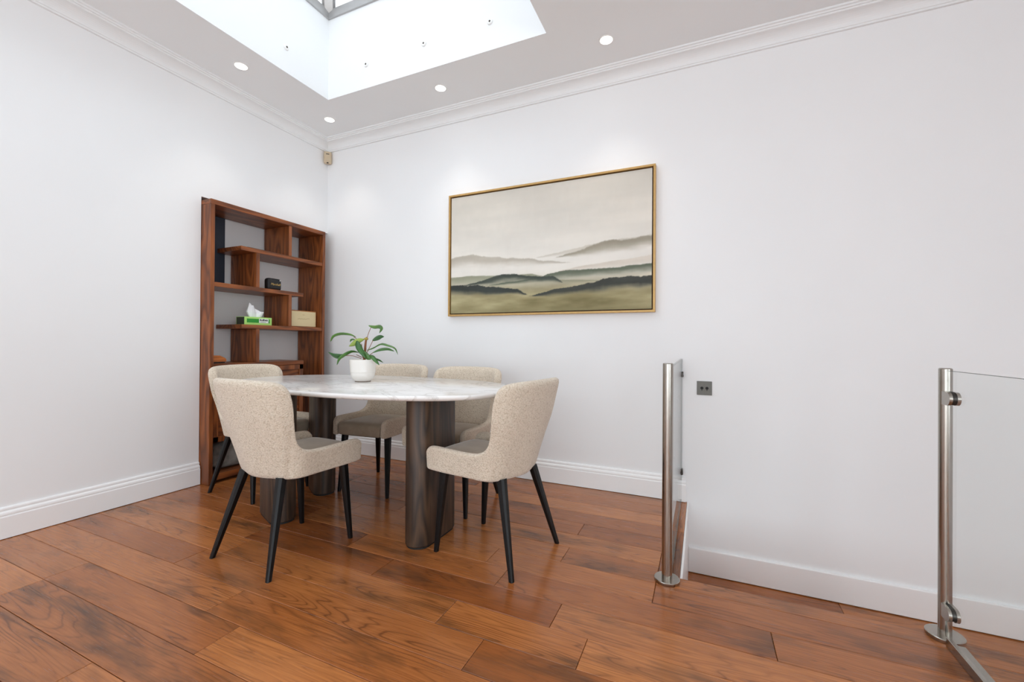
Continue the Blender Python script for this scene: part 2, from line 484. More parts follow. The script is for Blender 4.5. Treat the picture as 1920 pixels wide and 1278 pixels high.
# walls
HT = 3.0
bm = B(((-0.35, RY - 0.3, -0.1), (0, NY, HT)), ((-0.35, NY, NZ), (0, 0.0, HT)), ((-0.45, NY, -0.1), (NX, 0.0, NZ)), ((-0.45, NY - 0.1, -0.1), (-0.30, NY, NZ)))
struct('wall_left', bm, M['wall'])
struct('wall_back', B(((-0.45, 0, LOW - 0.1), (RX + 0.2, 0.2, HT))), M['wall'])
struct('wall_right', B(((RX, RY - 0.3, LOW - 0.1), (RX + 0.2, VY0, HT)), ((RX, VY1, LOW - 0.1), (RX + 0.2, 0, HT)), ((RX, VY0, LOW - 0.1), (RX + 0.2, VY1, VZ0)), ((RX, VY0, VZ1), (RX + 0.2, VY1, HT))), M['wall'])
struct('wall_rear', B(((-0.3, RY - 0.25, LOW - 0.1), (WX0, RY, HT)), ((WX1, RY - 0.25, LOW - 0.1), (RX, RY, HT)), ((WX0, RY - 0.25, WZ1), (WX1, RY, HT)), ((OX2, RY - 0.25, LOW - 0.1), (WX1, RY, 0.0))), M['wall'])
ceil = struct('ceiling', B(((-0.35, SKY0, CEIL), (RX, 0.1, HT)), ((-0.35, RY - 0.1, CEIL), (RX, SKY1, HT)),
                    ((-0.35, SKY1, CEIL), (SKX0, SKY0, HT)), ((SKX1, SKY1, CEIL), (RX, SKY0, HT)),
                    ((SKX0 - 0.15, SKY0, HT), (SKX1 + 0.15, SKY0 + 0.15, SKZ)), ((SKX0 - 0.15, SKY1 - 0.15, HT), (SKX1 + 0.15, SKY1, SKZ)),
                    ((SKX0 - 0.15, SKY1, HT), (SKX0, SKY0, SKZ)), ((SKX1, SKY1, HT), (SKX1 + 0.15, SKY0, SKZ))), M['ceiling'])
# upper floor edge faces: white string boards in the stair opening
struct('trim_1', B(((OX, OY + 0.001, LOW), (OX + 0.010, -0.0005, -0.001)), r=0.002), M['trim'])
struct('trim_2', B(((OX + 0.012, OY, LOW), (OX2 - 0.001, OY + 0.012, -0.030)), r=0.002), M['trim'])
struct('trim_3', B(((OX2, RY, LOW), (OX2 + 0.012, OY, -0.030)), r=0.002), M['trim'])

def extrude_profile(prof, path):
    """prof: (d, z) closed; path: list of functions d -> (x, y)"""
    bm = bmesh.new(); rings = []
    for pf in path: rings.append([bm.verts.new((*pf(d), z)) for d, z in prof])
    n = len(prof)
    for a, b in zip(rings, rings[1:]):
        for i in range(n): bm.faces.new((a[i], a[(i + 1) % n], b[(i + 1) % n], b[i]))
    bm.faces.new(rings[0]); bm.faces.new(rings[-1])
    return bm
# coving along both walls, mitred in the corner
cz, cb_ = CEIL, 2.757
prof = [(0, cb_), (0.014, cb_), (0.014, cb_ + 0.010)]
for i in range(9):
    a = pi / 2 * i / 8
    prof.append((0.018 + 0.058 * (1 - cos(a)), cb_ + 0.012 + 0.052 * sin(a)))
prof += [(0.080, cz - 0.026), (0.080, cz - 0.020), (0.088, cz - 0.019), (0.091, cz - 0.012), (0.101, cz - 0.010), (0.101, cz), (0, cz)]
struct('trim_4', extrude_profile(prof, [lambda d: (d, RY), lambda d: (d, -d), lambda d: (RX, -d)]), M['coving'])
# skirting: flat face, two rounded steps at the top
bp = [(0, 0.003), (0.022, 0.003), (0.022, 0.108), (0.0205, 0.112), (0.018, 0.113), (0.018, 0.116), (0.0195, 0.119), (0.019, 0.126), (0.0165, 0.132), (0.012, 0.1355), (0.010, 0.137), (0.010, 0.141), (0.0115, 0.144), (0.0105, 0.151), (0.007, 0.156), (0, 0.157)]
struct('baseboard_left', extrude_profile(bp, [lambda d: (d, RY), lambda d: (d, NY - 0.002)]), M['trim'])
struct('baseboard_back', extrude_profile(bp, [lambda d: (NX, -d), lambda d: (OX - 0.006, -d)]), M['trim'])
struct('baseboard_stair', B(((OX + 0.011, -0.020, LOW + 0.004), (RX, 0, -0.277)), r=0.003), M['trim'])

# roof lantern over the well (window_1)
win = wthing('window_1', ((SKX0 + SKX1) / 2, (SKY0 + SKY1) / 2, SKZ), None, None); tag(win, kind='structure')
KH = 0.07
wpart('kerb_frame', B(((SKX0 - 0.1, SKY0 - 0.012, SKZ), (SKX1 + 0.1, SKY0 + 0.1, SKZ + KH)), ((SKX0 - 0.1, SKY1 - 0.1, SKZ), (SKX1 + 0.1, SKY1 + 0.012, SKZ + KH)),
      ((SKX0 - 0.1, SKY1, SKZ), (SKX0 + 0.012, SKY0, SKZ + KH)), ((SKX1 - 0.012, SKY1, SKZ), (SKX1 + 0.1, SKY0, SKZ + KH)), r=0.004), M['alu'], win)
hx = (SKX1 - SKX0) / 2; rise = 0.62
cxm = (SKX0 + SKX1) / 2
ra = Vector((cxm, SKY0 - hx, SKZ + KH + rise)); rb = Vector((cxm, SKY1 + hx, SKZ + KH + rise))
zc = SKZ + KH
cor = [Vector((SKX0, SKY0, zc)), Vector((SKX1, SKY0, zc)), Vector((SKX1, SKY1, zc)), Vector((SKX0, SKY1, zc))]
def bar(a, b, w_, h_):
    d = (b - a); L = d.length; d.normalize(); s = d.cross(Vector((0, 0, 1)));
    s = s.normalized() if s.length > 1e-4 else Vector((1, 0, 0)); n_ = s.cross(d)
    t = bmesh.new(); box(t, (-w_ / 2, 0, -h_ / 2), (w_ / 2, L, h_ / 2), 0.004, 1)
    join_m = Matrix((s, d, n_)).transposed().to_4x4(); join_m.translation = a
    bmesh.ops.transform(t, matrix=join_m, verts=t.verts); return t
def lanternbar(name, a, b, w_, h_, mat='white_plastic', gas=True):
    p_ = wpart(name, bar(a, b, w_, h_), M[mat], win)
    if gas:
        bm = bmesh.new()
        for sd in (-1, 1):
            d = (b - a).normalized(); s = d.cross(Vector((0, 0, 1))).normalized()
            join(bm, bar(a + s * sd * (w_ / 2 + 0.009), b + s * sd * (w_ / 2 + 0.009), 0.018, h_ * 0.8))
        wpart('gasket', bm, M['alu'], win, parent=p_)
for a, b in ((cor[0], ra), (cor[1], ra), (cor[2], rb), (cor[3], rb)): lanternbar('hip_rafter', a, b, 0.06, 0.06)
lanternbar('ridge_bar', ra, rb, 0.06, 0.06)
for t_ in (0.0, 0.5, 1.0):
    e = ra.lerp(rb, t_)
    for x_ in (SKX0, SKX1): lanternbar('glazing_bar', Vector((x_, e.y, zc)), e, 0.045, 0.05, 'alu', False)
for x_ in ((SKX0 + SKX1) / 2,):
    lanternbar('glazing_bar', Vector((x_, SKY0, zc)), ra, 0.045, 0.05, 'alu', False)
    lanternbar('glazing_bar', Vector((x_, SKY1, zc)), rb, 0.045, 0.05, 'alu', False)
def pane(pts):
    bm = bmesh.new(); n_ = (pts[1] - pts[0]).cross(pts[2] - pts[0]).normalized() * 0.006
    a = [bm.verts.new(p_) for p_ in pts]; b = [bm.verts.new(p_ + n_) for p_ in pts]; k_ = len(pts)
    bm.faces.new(a); bm.faces.new(b)
    for i in range(k_): bm.faces.new((a[i], a[(i + 1) % k_], b[(i + 1) % k_], b[i]))
    wpart('pane', bm, M['dimmed_glass'], win)
for a, b, e in ((cor[0], cor[1], ra), (cor[2], cor[3], rb)):
    mid = (a + b) / 2; pane([a, mid, e]); pane([mid, b, e])
for x_ in (SKX0, SKX1):
    ys = [SKY0, ra.y, (ra.y + rb.y) / 2, rb.y, SKY1]; P = lambda y_: Vector((x_, y_, zc)); Q = lambda y_: Vector((cxm, y_, zc + rise))
    pane([P(ys[0]), P(ys[1]), Q(ys[1])]); pane([P(ys[1]), P(ys[2]), Q(ys[2]), Q(ys[1])]); pane([P(ys[2]), P(ys[3]), Q(ys[3]), Q(ys[2])]); pane([P(ys[3]), P(ys[4]), Q(ys[3])])
# glazed doors in the rear wall, behind the camera (window_2)
w2 = wthing('window_2', ((WX0 + WX1) / 2, RY - 0.1, 0), None, None); tag(w2, kind='structure')
bm = B(((WX0, RY - 0.14, WZ0), (WX0 + 0.06, RY - 0.07, WZ1)), ((WX1 - 0.06, RY - 0.14, WZ0), (WX1, RY - 0.07, WZ1)), ((WX0, RY - 0.14, WZ1 - 0.06), (WX1, RY - 0.07, WZ1)), ((WX0, RY - 0.14, WZ0), (WX1, RY - 0.07, WZ0 + 0.06)))
for i in (1, 2, 3):
    x_ = WX0 + (WX1 - WX0) * i / 4; box(bm, (x_ - 0.035, RY - 0.14, WZ0), (x_ + 0.035, RY - 0.07, WZ1))
wpart('door_frame', bm, M['white_plastic'], w2)
for i in range(4):
    a = WX0 + (WX1 - WX0) * i / 4 + 0.04; b = WX0 + (WX1 - WX0) * (i + 1) / 4 - 0.04
    wpart('pane', B(((a, RY - 0.108, WZ0 + 0.05), (b, RY - 0.102, WZ1 - 0.05))), M['window_glass'], w2)

# unseen tall window in the right wall, added for light from that side (window_3)
w3 = wthing('window_3', (RX + 0.1, (VY0 + VY1) / 2, VZ0), None, None); tag(w3, kind='structure')
ym_ = (VY0 + VY1) / 2
wpart('window_frame', B(((RX + 0.07, VY0, VZ0), (RX + 0.13, VY0 + 0.05, VZ1)), ((RX + 0.07, VY1 - 0.05, VZ0), (RX + 0.13, VY1, VZ1)), ((RX + 0.07, ym_ - 0.03, VZ0), (RX + 0.13, ym_ + 0.03, VZ1)),
      ((RX + 0.07, VY0, VZ0), (RX + 0.13, VY1, VZ0 + 0.05)), ((RX + 0.07, VY0, VZ1 - 0.05), (RX + 0.13, VY1, VZ1))), M['white_plastic'], w3)
for a, b in ((VY0 + 0.04, ym_ - 0.02), (ym_ + 0.02, VY1 - 0.04)):
    wpart('pane', B(((RX + 0.097, a, VZ0 + 0.04), (RX + 0.103, b, VZ1 - 0.04))), M['window_glass'], w3)

# ================================================================== FURNITURE
# ---- dining table
TX, TY, TA, TB, TZ = 1.42, -0.985, 0.90, 0.483, 0.76
tbl = wthing('dining_table', (TX, TY, 0), 'oval white marble dining table on dark oak pillars', 'table')
def sup(k_, n_=2.35, N=128):
    o_ = []
    for i in range(N):
        a = 2 * pi * i / N; c_, s_ = cos(a), sin(a)
        o_.append((TX + (TA + k_) * math.copysign(abs(c_) ** (2 / n_), c_), TY + (TB + k_) * math.copysign(abs(s_) ** (2 / n_), s_)))
    return o_
bm = prism(bmesh.new(), sup, [(TZ - 0.026, -0.022), (TZ - 0.0235, -0.010), (TZ - 0.016, -0.002), (TZ - 0.009, 0.0), (TZ - 0.004, -0.001), (TZ - 0.001, -0.004), (TZ, -0.008)])
wpart('table_top', bm, M['marble'], tbl, True, 50)
def stadium(cx, cy, ang, L, W, n_=14):
    def f(k_):
        r = W / 2 + k_; h = (L - W) / 2; o_ = []
        for sd in (1, -1):
            for i in range(n_ + 1):
                a = -pi / 2 + pi * i / n_
                x, y = (h + r * cos(a), r * sin(a)); x, y = (x, y) if sd == 1 else (-x, -y)
                o_.append((cx + x * cos(ang) - y * sin(ang), cy + x * sin(ang) + y * cos(ang)))
        return o_
    return f
for cx, cy, ang, L, W in ((1.925, -1.075, radians(90), 0.335, 0.135), (0.985, -1.235, radians(158), 0.300, 0.140), (0.862, -0.815, radians(150), 0.270, 0.140)):
    p_ = wpart('pillar', prism(bmesh.new(), stadium(cx, cy, ang, L, W), [(0.010, -0.003), (0.014, 0), (TZ - 0.030, 0), (TZ - 0.0255, -0.002)]), M['pedestal'], tbl, True, 30)
    wpart('foot_plate', prism(bmesh.new(), stadium(cx, cy, ang, L, W), [(0.0, -0.006), (0.0115, -0.006)]), M['rubber'], tbl, parent=p_)

# ---- dining chairs (local: +Y forward)
SOUT = [(0, .468), (.006, .482), (.016, .493), (.035, .500), (.08, .501), (.15, .499), (.22, .497), (.28, .498), (.325, .503), (.355, .513), (.378, .529), (.394, .551), (.405, .580), (.413, .62), (.419, .665), (.424, .71), (.429, .745), (.437, .775), (.450, .798), (.470, .813), (.498, .822), (.54, .827), (.60, .829), (.66, .830)]
def plan_tab():
    pts = [(0.278 - 0.318 * i / 20, 0.208 + (0.248 - 0.208) * (i / 20)) for i in range(20)]
    for i in range(41):
        a = pi / 2 * i / 40; e = 2 / 3.0
        pts.append((-0.04 - 0.20 * sin(a) ** e, 0.248 * cos(a) ** e if cos(a) > 1e-9 else 0.0))
    return pts
PT = plan_tab(); PS = [0.0]
for a, b in zip(PT, PT[1:]): PS.append(PS[-1] + math.hypot(a[0] - b[0], a[1] - b[1]))
SEND = PS[-1]
def plan(s):
    s = max(0, min(SEND, s))
    for i in range(len(PS) - 1):
        if s <= PS[i + 1] + 1e-9:
            t = (s - PS[i]) / (PS[i + 1] - PS[i]); return (PT[i][0] + (PT[i + 1][0] - PT[i][0]) * t, PT[i][1] + (PT[i + 1][1] - PT[i][1]) * t)
    return PT[-1]
def shell_pt(s, z, off):
    """half-shell point; off = inward distance"""
    u, v = plan(s); e = 0.004
    ua, va = plan(s - e); ub, vb = plan(s + e); tx, ty = ub - ua, vb - va; L = math.hypot(tx, ty) or 1
    nx, ny = -ty / L, tx / L                      # candidate normal
    if nx * (0.1 - u) + ny * (0 - v) < 0: nx, ny = -nx, -ny
    h = max(0.0, (z - 0.38) / 0.465)
    kb = 1 + (0.74 + 0.40 * h - 1) * (1 - 0.75 * min(1, v / 0.248) ** 4)   # rear depth grows with height
    kr = 0.84 + 0.31 * h; kf = 0.96 + 0.16 * h       # the back flares towards the top, the arms hardly
    f_ = min(1, max(0, u / 0.2)); kv = kr * (1 - f_) + kf * f_
    uu, vv = u + nx * off, v + ny * off
    if uu < -0.04:                                      # rounder bucket corners low down
        cn = min(1.0, 4 * ((uu + 0.04) / 0.2) ** 2 * (vv / 0.248) ** 2) * (1 - min(1, h / 0.6)) * 0.17
        uu = -0.04 + (uu + 0.04) * (1 - cn); vv *= 1 - cn
    if uu < 0.05: uu = 0.05 + (uu - 0.05) * (1 + (kb - 1) * min(1, (0.05 - uu) / 0.12))
    return uu, vv * kv, z
def make_shell():
    so = [(s * SEND / 0.67 if s > 0.3 else s, z) for s, z in SOUT] if False else list(SOUT)
    so += [(SEND, .830)]
    NR = 12
    cols = []
    for s, zt in so:
        zb = 0.388
        if s < 0.01: zb += 0.008 * (1 - s / 0.01)
        th = 0.034 + 0.014 * min(1, s / 0.45)
        col = []
        for i in range(NR + 1):
            z = zb + (zt - zb) * i / NR; col.append(shell_pt(s, z, 0.0))
        top = shell_pt(s, zt, th / 2); col.append((top[0], top[1], zt + 0.008))
        for i in range(NR, -1, -1):
            z = zb + (zt - zb) * i / NR; p_ = shell_pt(s, z, th); col.append(p_)
        bot = shell_pt(s, zb, th / 2); col.append((bot[0], bot[1], zb - 0.004))
        cols.append(col)
    full = [[(-v, u, z) for u, v, z in c] for c in cols] + [[(v, u, z) for u, v, z in c] for c in reversed(cols[:-1])]
    bm = bmesh.new(); vs = [[bm.verts.new(p_) for p_ in c] for c in full]; n_ = len(vs[0])
    for a, b in zip(vs, vs[1:]):
        for i in range(n_): bm.faces.new((a[i], a[(i + 1) % n_], b[(i + 1) % n_], b[i]))
    for end in (vs[0], vs[-1]):                       # close the arm fronts with a strip of quads
        for i in range(NR + 1):
            j = n_ - 2 - i
            if i < NR: bm.faces.new((end[i], end[i + 1], end[j - 1], end[j]))
        bm.faces.new((end[NR], end[NR + 1], end[NR + 2])); bm.faces.new((end[0], end[n_ - 2], end[n_ - 1]))
    return bm
def make_seat():
    t = bmesh.new(); nx_, ny_ = 14, 16
    def hw(y): return 0.168 * (1 - 0.30 * (max(0, 0.06 - y) / 0.18) ** 2.0)
    top, bot = [], []
    for j in range(ny_ + 1):
        y = -0.118 + (0.276 + 0.118) * j / ny_; a, b = [], []
        for i in range(nx_ + 1):
            f = -1 + 2 * i / nx_; x = f * hw(y)
            crown = 0.014 * (1 - f ** 4) * (1 - ((y - 0.08) / 0.21) ** 4) 
            front = max(0, (y - 0.249) / 0.027); z = 0.468 + crown - 0.012 * front ** 2
            a.append(t.verts.new((x, y + (0.0 if f == 0 else -0.006 * f * f * max(0, y) / 0.26), z))); b.append(t.verts.new((x * 0.94, y * 0.985, 0.390)))
        top.append(a); bot.append(b)
    for L_ in (top, bot):
        for j in range(ny_):
            for i in range(nx_): t.faces.new((L_[j][i], L_[j][i + 1], L_[j + 1][i + 1], L_[j + 1][i]))
    ring = lambda L_: L_[0][:] + [r[-1] for r in L_[1:]] + L_[-1][-2::-1] + [r[0] for r in L_[-2:0:-1]]
    ra_, rb_ = ring(top), ring(bot); n_ = len(ra_)
    for i in range(n_): t.faces.new((ra_[i], ra_[(i + 1) % n_], rb_[(i + 1) % n_], rb_[i]))
    return t
def leg(top, foot, w0, w1):
    bm = bmesh.new(); a, b = Vector(top), Vector(foot); N_ = 4; rings = []
    for i in range(N_ + 1):
        t = i / N_; p_ = a.lerp(b, t); w_ = (w0 + (w1 - w0) * t) / 2; c_ = w_ * 0.45
        rings.append([bm.verts.new((p_.x + x, p_.y + y, p_.z)) for x, y in ((w_, -w_ + c_), (w_, w_ - c_), (w_ - c_, w_), (-w_ + c_, w_), (-w_, w_ - c_), (-w_, -w_ + c_), (-w_ + c_, -w_), (w_ - c_, -w_))])
    for a_, b_ in zip(rings, rings[1:]):
        for i in range(8): bm.faces.new((a_[i], a_[(i + 1) % 8], b_[(i + 1) % 8], b_[i]))
    bm.faces.new(rings[0]); bm.faces.new(rings[-1]); return bm
def make_chair():
    t = empty('dining_chair')
    sh = obj('shell', make_shell(), M['boucle'], t, True)
    sb = sh.modifiers.new('sub', 'SUBSURF'); sb.levels = 1; sb.render_levels = 1
    se = obj('seat', make_seat(), M['velvet'], t, True)
    bv = se.modifiers.new('bev', 'BEVEL'); bv.width = 0.012; bv.segments = 3; bv.limit_method = 'ANGLE'; bv.angle_limit = radians(50)
    obj('under_panel', B(((-0.140, -0.100, 0.380), (0.140, 0.235, 0.394)), r=0.004), M['under'], t)
    for sx in (-1, 1):
        obj('leg', leg((sx * 0.168, 0.190, 0.395), (sx * 0.188, 0.222, 0.0), 0.041, 0.021), M['black_leg'], t)
    for sx in (-1, 1):
        obj('leg', leg((sx * 0.135, -0.118, 0.395), (sx * 0.208, -0.222, 0.0), 0.041, 0.021), M['black_leg'], t)
    return t
ch = make_chair()
spots = [  # x, y, heading (degrees from +Y, counter-clockwise)
    (1.366, -1.478, -3.5, 'cream boucle chair in the left foreground with its back to the camera'),
    (2.292, -1.050, 81.0, 'cream boucle chair at the table end nearest the steel posts'),
    (0.480, -0.975, -94.0, 'cream boucle chair squeezed between the wooden bookcase and the marble table'),
    (1.158, -0.548, 185.0, 'cream boucle chair facing the room just behind the potted plant'),
    (1.775, -0.605, 184.0, 'cream boucle chair facing the room below the left half of the painting')]
for i, (x, y, a, lb) in enumerate(spots):
    c = ch if i == 0 else copy_tree(ch)
    c.location = (x, y, 0); c.rotation_euler = (0, 0, radians(a))
    tag(c, lb, 'chair', 'cream chairs around the marble table')

# ---- bookcase standing in the niche
bk = wthing('bookcase', ((SH0 + NX) / 2, (NY - 0.116) / 2, 0), 'dark walnut bookcase with staggered open shelves set into the wall niche', 'bookcase')
X0, X1 = -0.20, SH0; YL, YR = -1.093, -0.116; TH = 0.031; UP = 0.028; HB = 1.983
def bpart(name, lo, hi, mat, parent=None): return wpart(name, B((lo, hi), r=0.0025), M[mat], bk, parent=parent)
bpart('upright', (X0, YL, 0), (X1, YL + UP, HB - 0.034), 'shelf_z'); bpart('upright', (X0, YR - UP, 0), (X1, YR, HB - 0.034), 'shelf_z')
bpart('top_board', (X0, YL, HB - 0.034), (X1, YR, HB), 'shelf_y')
ZA, ZB, ZC, ZD = 1.702, 1.410, 1.123, 0.838
yi0, yi1 = YL + UP, YR - UP
bpart('shelf_board', (X0, -0.878, ZA - TH), (X1 - 0.004, yi1, ZA), 'shelf_y'); bpart('shelf_board', (X0, yi0, ZB - TH), (X1 - 0.004, -0.338, ZB), 'shelf_y')
bpart('shelf_board', (X0, -0.868, ZC - TH), (X1 - 0.004, yi1, ZC), 'shelf_y'); bpart('shelf_board', (X0, yi0, ZD - TH), (X1 - 0.004, -0.330, ZD), 'shelf_y')
for ya, z0, z1 in ((-0.482, ZA, HB - 0.034), (-0.760, ZB, ZA - TH), (-0.478, ZC, ZB - TH), (-0.757, ZD, ZC - TH)):
    bpart('divider', (X0, ya, z0), (X1 - 0.004, ya + 0.028, z1), 'shelf_z')
cab = bpart('cabinet_box', (X0, yi0, 0.285), (X1 - 0.024, -0.332, ZD - TH), 'shelf_y')
ymid = (yi0 - 0.332) / 2
for a, b in ((yi0 + 0.003, ymid - 0.002), (ymid + 0.002, -0.334)):
    d = wpart('door', B(((X1 - 0.024, a + 0.03, 0.32), (X1 - 0.014, b - 0.03, ZD - TH - 0.035))), M['shelf_y'], bk)
    fr = B(((X1 - 0.024, a, 0.288), (X1 - 0.005, a + 0.036, ZD - TH - 0.003)), ((X1 - 0.024, b - 0.036, 0.288), (X1 - 0.005, b, ZD - TH - 0.003)),
           ((X1 - 0.024, a, 0.288), (X1 - 0.005, b, 0.326)), ((X1 - 0.024, a, ZD - TH - 0.041), (X1 - 0.005, b, ZD - TH - 0.003)), r=0.0015)
    wpart('door_frame', fr, M['shelf_z'], bk, parent=d)
bpart('bottom_board', (X0, yi0, 0.022), (X1 - 0.006, yi1, 0.066), 'shelf_y')

# things on the bookcase
o = obj('navy_board', B(((-0.196, -0.96, ZB), (-0.176, -0.822, 1.945)), r=0.002), M['navy'], base=(-0.186, -0.89, ZB)); tag(o, 'tall dark navy board standing at the back of the upper left shelf', 'board')
o = obj('book', B(((-0.12, -0.78, ZA), (0.03, -0.55, ZA + 0.018)), r=0.002), M['book'], base=(-0.04, -0.66, ZA)); tag(o, 'thin dark flat book lying on the topmost shelf board', 'book')
sp = wthing('speaker', (0.02, -0.560, ZB), 'small black rounded portable speaker with gold script on the middle shelf', 'speaker')
wpart('body', B(((-0.012, -0.622, ZB), (0.046, -0.498, ZB + 0.098)), r=0.022, seg=4), M['speaker'], sp, True, 60)
wpart('grille', B(((0.044, -0.606, ZB + 0.016), (0.0475, -0.514, ZB + 0.082)), r=0.0012), M['speaker'], sp)
t = text_mesh('Marshall', 0.025, 0.0006, 0.35)
bm = bmesh.new(); join(bm, t, Matrix.Translation((0.0485, -0.560, ZB + 0.048)) @ Matrix.Rotation(pi / 2, 4, 'Z') @ Matrix.Rotation(pi / 2, 4, 'X'))
wpart('gold_script', bm, M['gold'], sp)
wpart('corner_stud', lathe(bmesh.new(), [(0.0045, 0), (0.0045, 0.002)], (0.0465, -0.519, ZB + 0.083), 12, 'X'), M['white_plastic'], sp)
tb = wthing('tissue_box', (0.025, -0.695, ZC), 'green tissue box with a white tissue pulled up on the third shelf', 'tissue box')
tx0, tx1, ty0, ty1, tz = -0.045, 0.052, -0.815, -0.592, ZC + 0.062
wpart('carton', B(((tx0, ty0, ZC), (tx1, ty1, tz)), r=0.0015), M['lime'], tb)
wpart('end_print', B(((tx0 + 0.006, ty0 - 0.0008, ZC + 0.004), (tx1 - 0.004, ty0 + 0.001, tz - 0.004))), M['dkgreen'], tb)
wpart('front_band', B(((tx1 - 0.001, ty0 + 0.018, ZC + 0.018), (tx1 + 0.0008, ty1 - 0.018, tz - 0.014))), M['green'], tb)
lb = wpart('front_label', B(((tx1, ty1 - 0.108, ZC + 0.018), (tx1 + 0.0014, ty1 - 0.03, tz - 0.010))), M['print_white'], tb)
bm = bmesh.new()
for i, (a, b, z0, z1) in enumerate(((-.102, -.092, .034, .047), (-.089, -.080, .034, .044), (-.077, -.064, .034, .048), (-.061, -.050, .034, .045), (-.047, -.038, .033, .046), (-.10, -.052, .024, .027))):
    box(bm, (tx1 + 0.001, ty1 + a, ZC + z0), (tx1 + 0.0019, ty1 + b, ZC + z1))
wpart('label_print', bm, M['print_dark'], tb, parent=lb)
def crumple():
    bm = bmesh.new(); rr = random.Random(4); base_, mid_, top_ = [], [], []
    N_ = 14
    for i in range(N_):
        a = 2 * pi * i / N_; fold = 0.012 * (1 if i % 2 else -1)
        base_.append(bm.verts.new((0.004 + (0.022 + fold * 0.4) * cos(a), -0.700 + 0.045 * sin(a), tz - 0.004)))
        mid_.append(bm.verts.new((0.004 + (0.030 + fold) * cos(a), -0.700 + (0.058 + fold) * sin(a), tz + 0.038 + rr.uniform(-.008, .008))))
        top_.append(bm.verts.new((0.006 + (0.012 + fold * 0.6) * cos(a), -0.706 + (0.040 + fold * 0.5) * sin(a), tz + 0.074 - 0.032 * sin(a) + rr.uniform(-.008, .008))))
    for A_, B_ in ((base_, mid_), (mid_, top_)):
        for i in range(N_): bm.faces.new((A_[i], A_[(i + 1) % N_], B_[(i + 1) % N_], B_[i]))
    c_ = bm.verts.new((0.008, -0.715, tz + 0.072))
    for i in range(N_): bm.faces.new((top_[i], top_[(i + 1) % N_], c_))
    return bm
wpart('tissue', crumple(), M['tissue'], tb)
gb = wthing('gift_box', (0.03, -0.270, ZC), 'cream fronted wooden box standing on the third shelf beside the divider', 'box')
wpart('case', B(((-0.03, -0.430, ZC), (0.05, -0.160, ZC + 0.142)), r=0.002), M['boxwood'], gb)
wpart('front_panel', B(((0.049, -0.424, ZC + 0.006), (0.0525, -0.170, ZC + 0.134)), r=0.001), M['cream'], gb)
bm = bmesh.new()
tube(bm, [(0.0528, -0.352 + 0.013 * i, ZC + 0.070 + (0.003 if i % 2 else -0.002) + (0.008 if i == 8 else 0)) for i in range(10)], [0.0013] * 10, 5)
box(bm, (0.052, -0.305, ZC + 0.104), (0.053, -0.285, ZC + 0.1065))
wpart('faded_script', bm, M['cream_print'], gb)
ob = wthing('wooden_block', (0.0, -1.00, ZD), 'small orange wooden block with a slanted lid at the left of the lowest open shelf', 'box')
bm = bmesh.new(); pr = [(-1.06, 0), (-0.945, 0), (-0.945, 0.016), (-0.955, 0.026), (-0.99, 0.044), (-1.06, 0.046)]
a = [bm.verts.new((-0.05, y, ZD + z + 0.012)) for y, z in pr]; b = [bm.verts.new((0.05, y, ZD + z + 0.012)) for y, z in pr]
bm.faces.new(a); bm.faces.new(b)
for i in range(6): bm.faces.new((a[i], a[(i + 1) % 6], b[(i + 1) % 6], b[i]))
wpart('lid', bm, M['orange_wood'], ob); wpart('base', B(((-0.045, -1.06, ZD), (0.045, -0.952, ZD + 0.0125)), r=0.001), M['book'], ob)
def bundle():
    bm = bmesh.new(); bmesh.ops.create_icosphere(bm, subdivisions=4, radius=1.0); rr = random.Random(2)
    ph = [rr.uniform(0, 6) for _ in range(6)]
    for v in bm.verts:
        c_ = v.co.copy(); f = 1 + 0.05 * sin(9 * c_.y + ph[0]) * cos(7 * c_.z + ph[1]) + 0.04 * sin(13 * c_.x + 6 * c_.y + ph[2])
        sx = lambda q, e=0.55: math.copysign(abs(q) ** e, q)
        v.co = Vector((-0.055 + 0.105 * sx(c_.x) * f, -0.79 + 0.24 * sx(c_.y) * f, 0.066 + 0.10 + 0.10 * max(-1, min(1, sx(c_.z)))))
    return bm
o = obj('storage_bag', bundle(), M['grey_cloth'], smooth=True, base=(-0.055, -0.79, 0.066)); tag(o, 'mottled grey bag on the bottom board of the bookcase', 'bag')

# ---- painting
PX0, PX1, PZ0, PZ1 = 1.356, 2.924, 1.206, 2.165
pt = wthing('painting', ((PX0 + PX1) / 2, -0.001, (PZ0 + PZ1) / 2), 'framed misty green hills landscape painting on the white wall', 'painting')
fwid, fdep = 0.014, 0.042
for lo, hi in (((PX0, -fdep, PZ0), (PX1, 0, PZ0 + fwid)), ((PX0, -fdep, PZ1 - fwid), (PX1, 0, PZ1)), ((PX0, -fdep, PZ0 + fwid), (PX0 + fwid, 0, PZ1 - fwid)), ((PX1 - fwid, -fdep, PZ0 + fwid), (PX1, 0, PZ1 - fwid))):
    wpart('frame_side', B((lo, hi), r=0.0015), M['brass'], pt)
wpart('backing', B(((PX0 + fwid, -0.012, PZ0 + fwid), (PX1 - fwid, -0.002, PZ1 - fwid))), M['gap_brown'], pt)
def vnoise(x, y, seed):
    rg = np.random.RandomState(seed); T = rg.rand(64, 64)
    xi, yi = np.floor(x).astype(int), np.floor(y).astype(int); fx, fy = x - xi, y - yi; fx = fx * fx * (3 - 2 * fx); fy = fy * fy * (3 - 2 * fy)
    t_ = lambda a, b: T[a % 64, b % 64]
    return (t_(xi, yi) * (1 - fx) + t_(xi + 1, yi) * fx) * (1 - fy) + (t_(xi, yi + 1) * (1 - fx) + t_(xi + 1, yi + 1) * fx) * fy
def fbm(x, y, seed, o_=4):
    r = 0; a = 0.5
    for i in range(o_): r = r + a * vnoise(x * 2 ** i, y * 2 ** i, seed + i); a *= 0.5
    return r
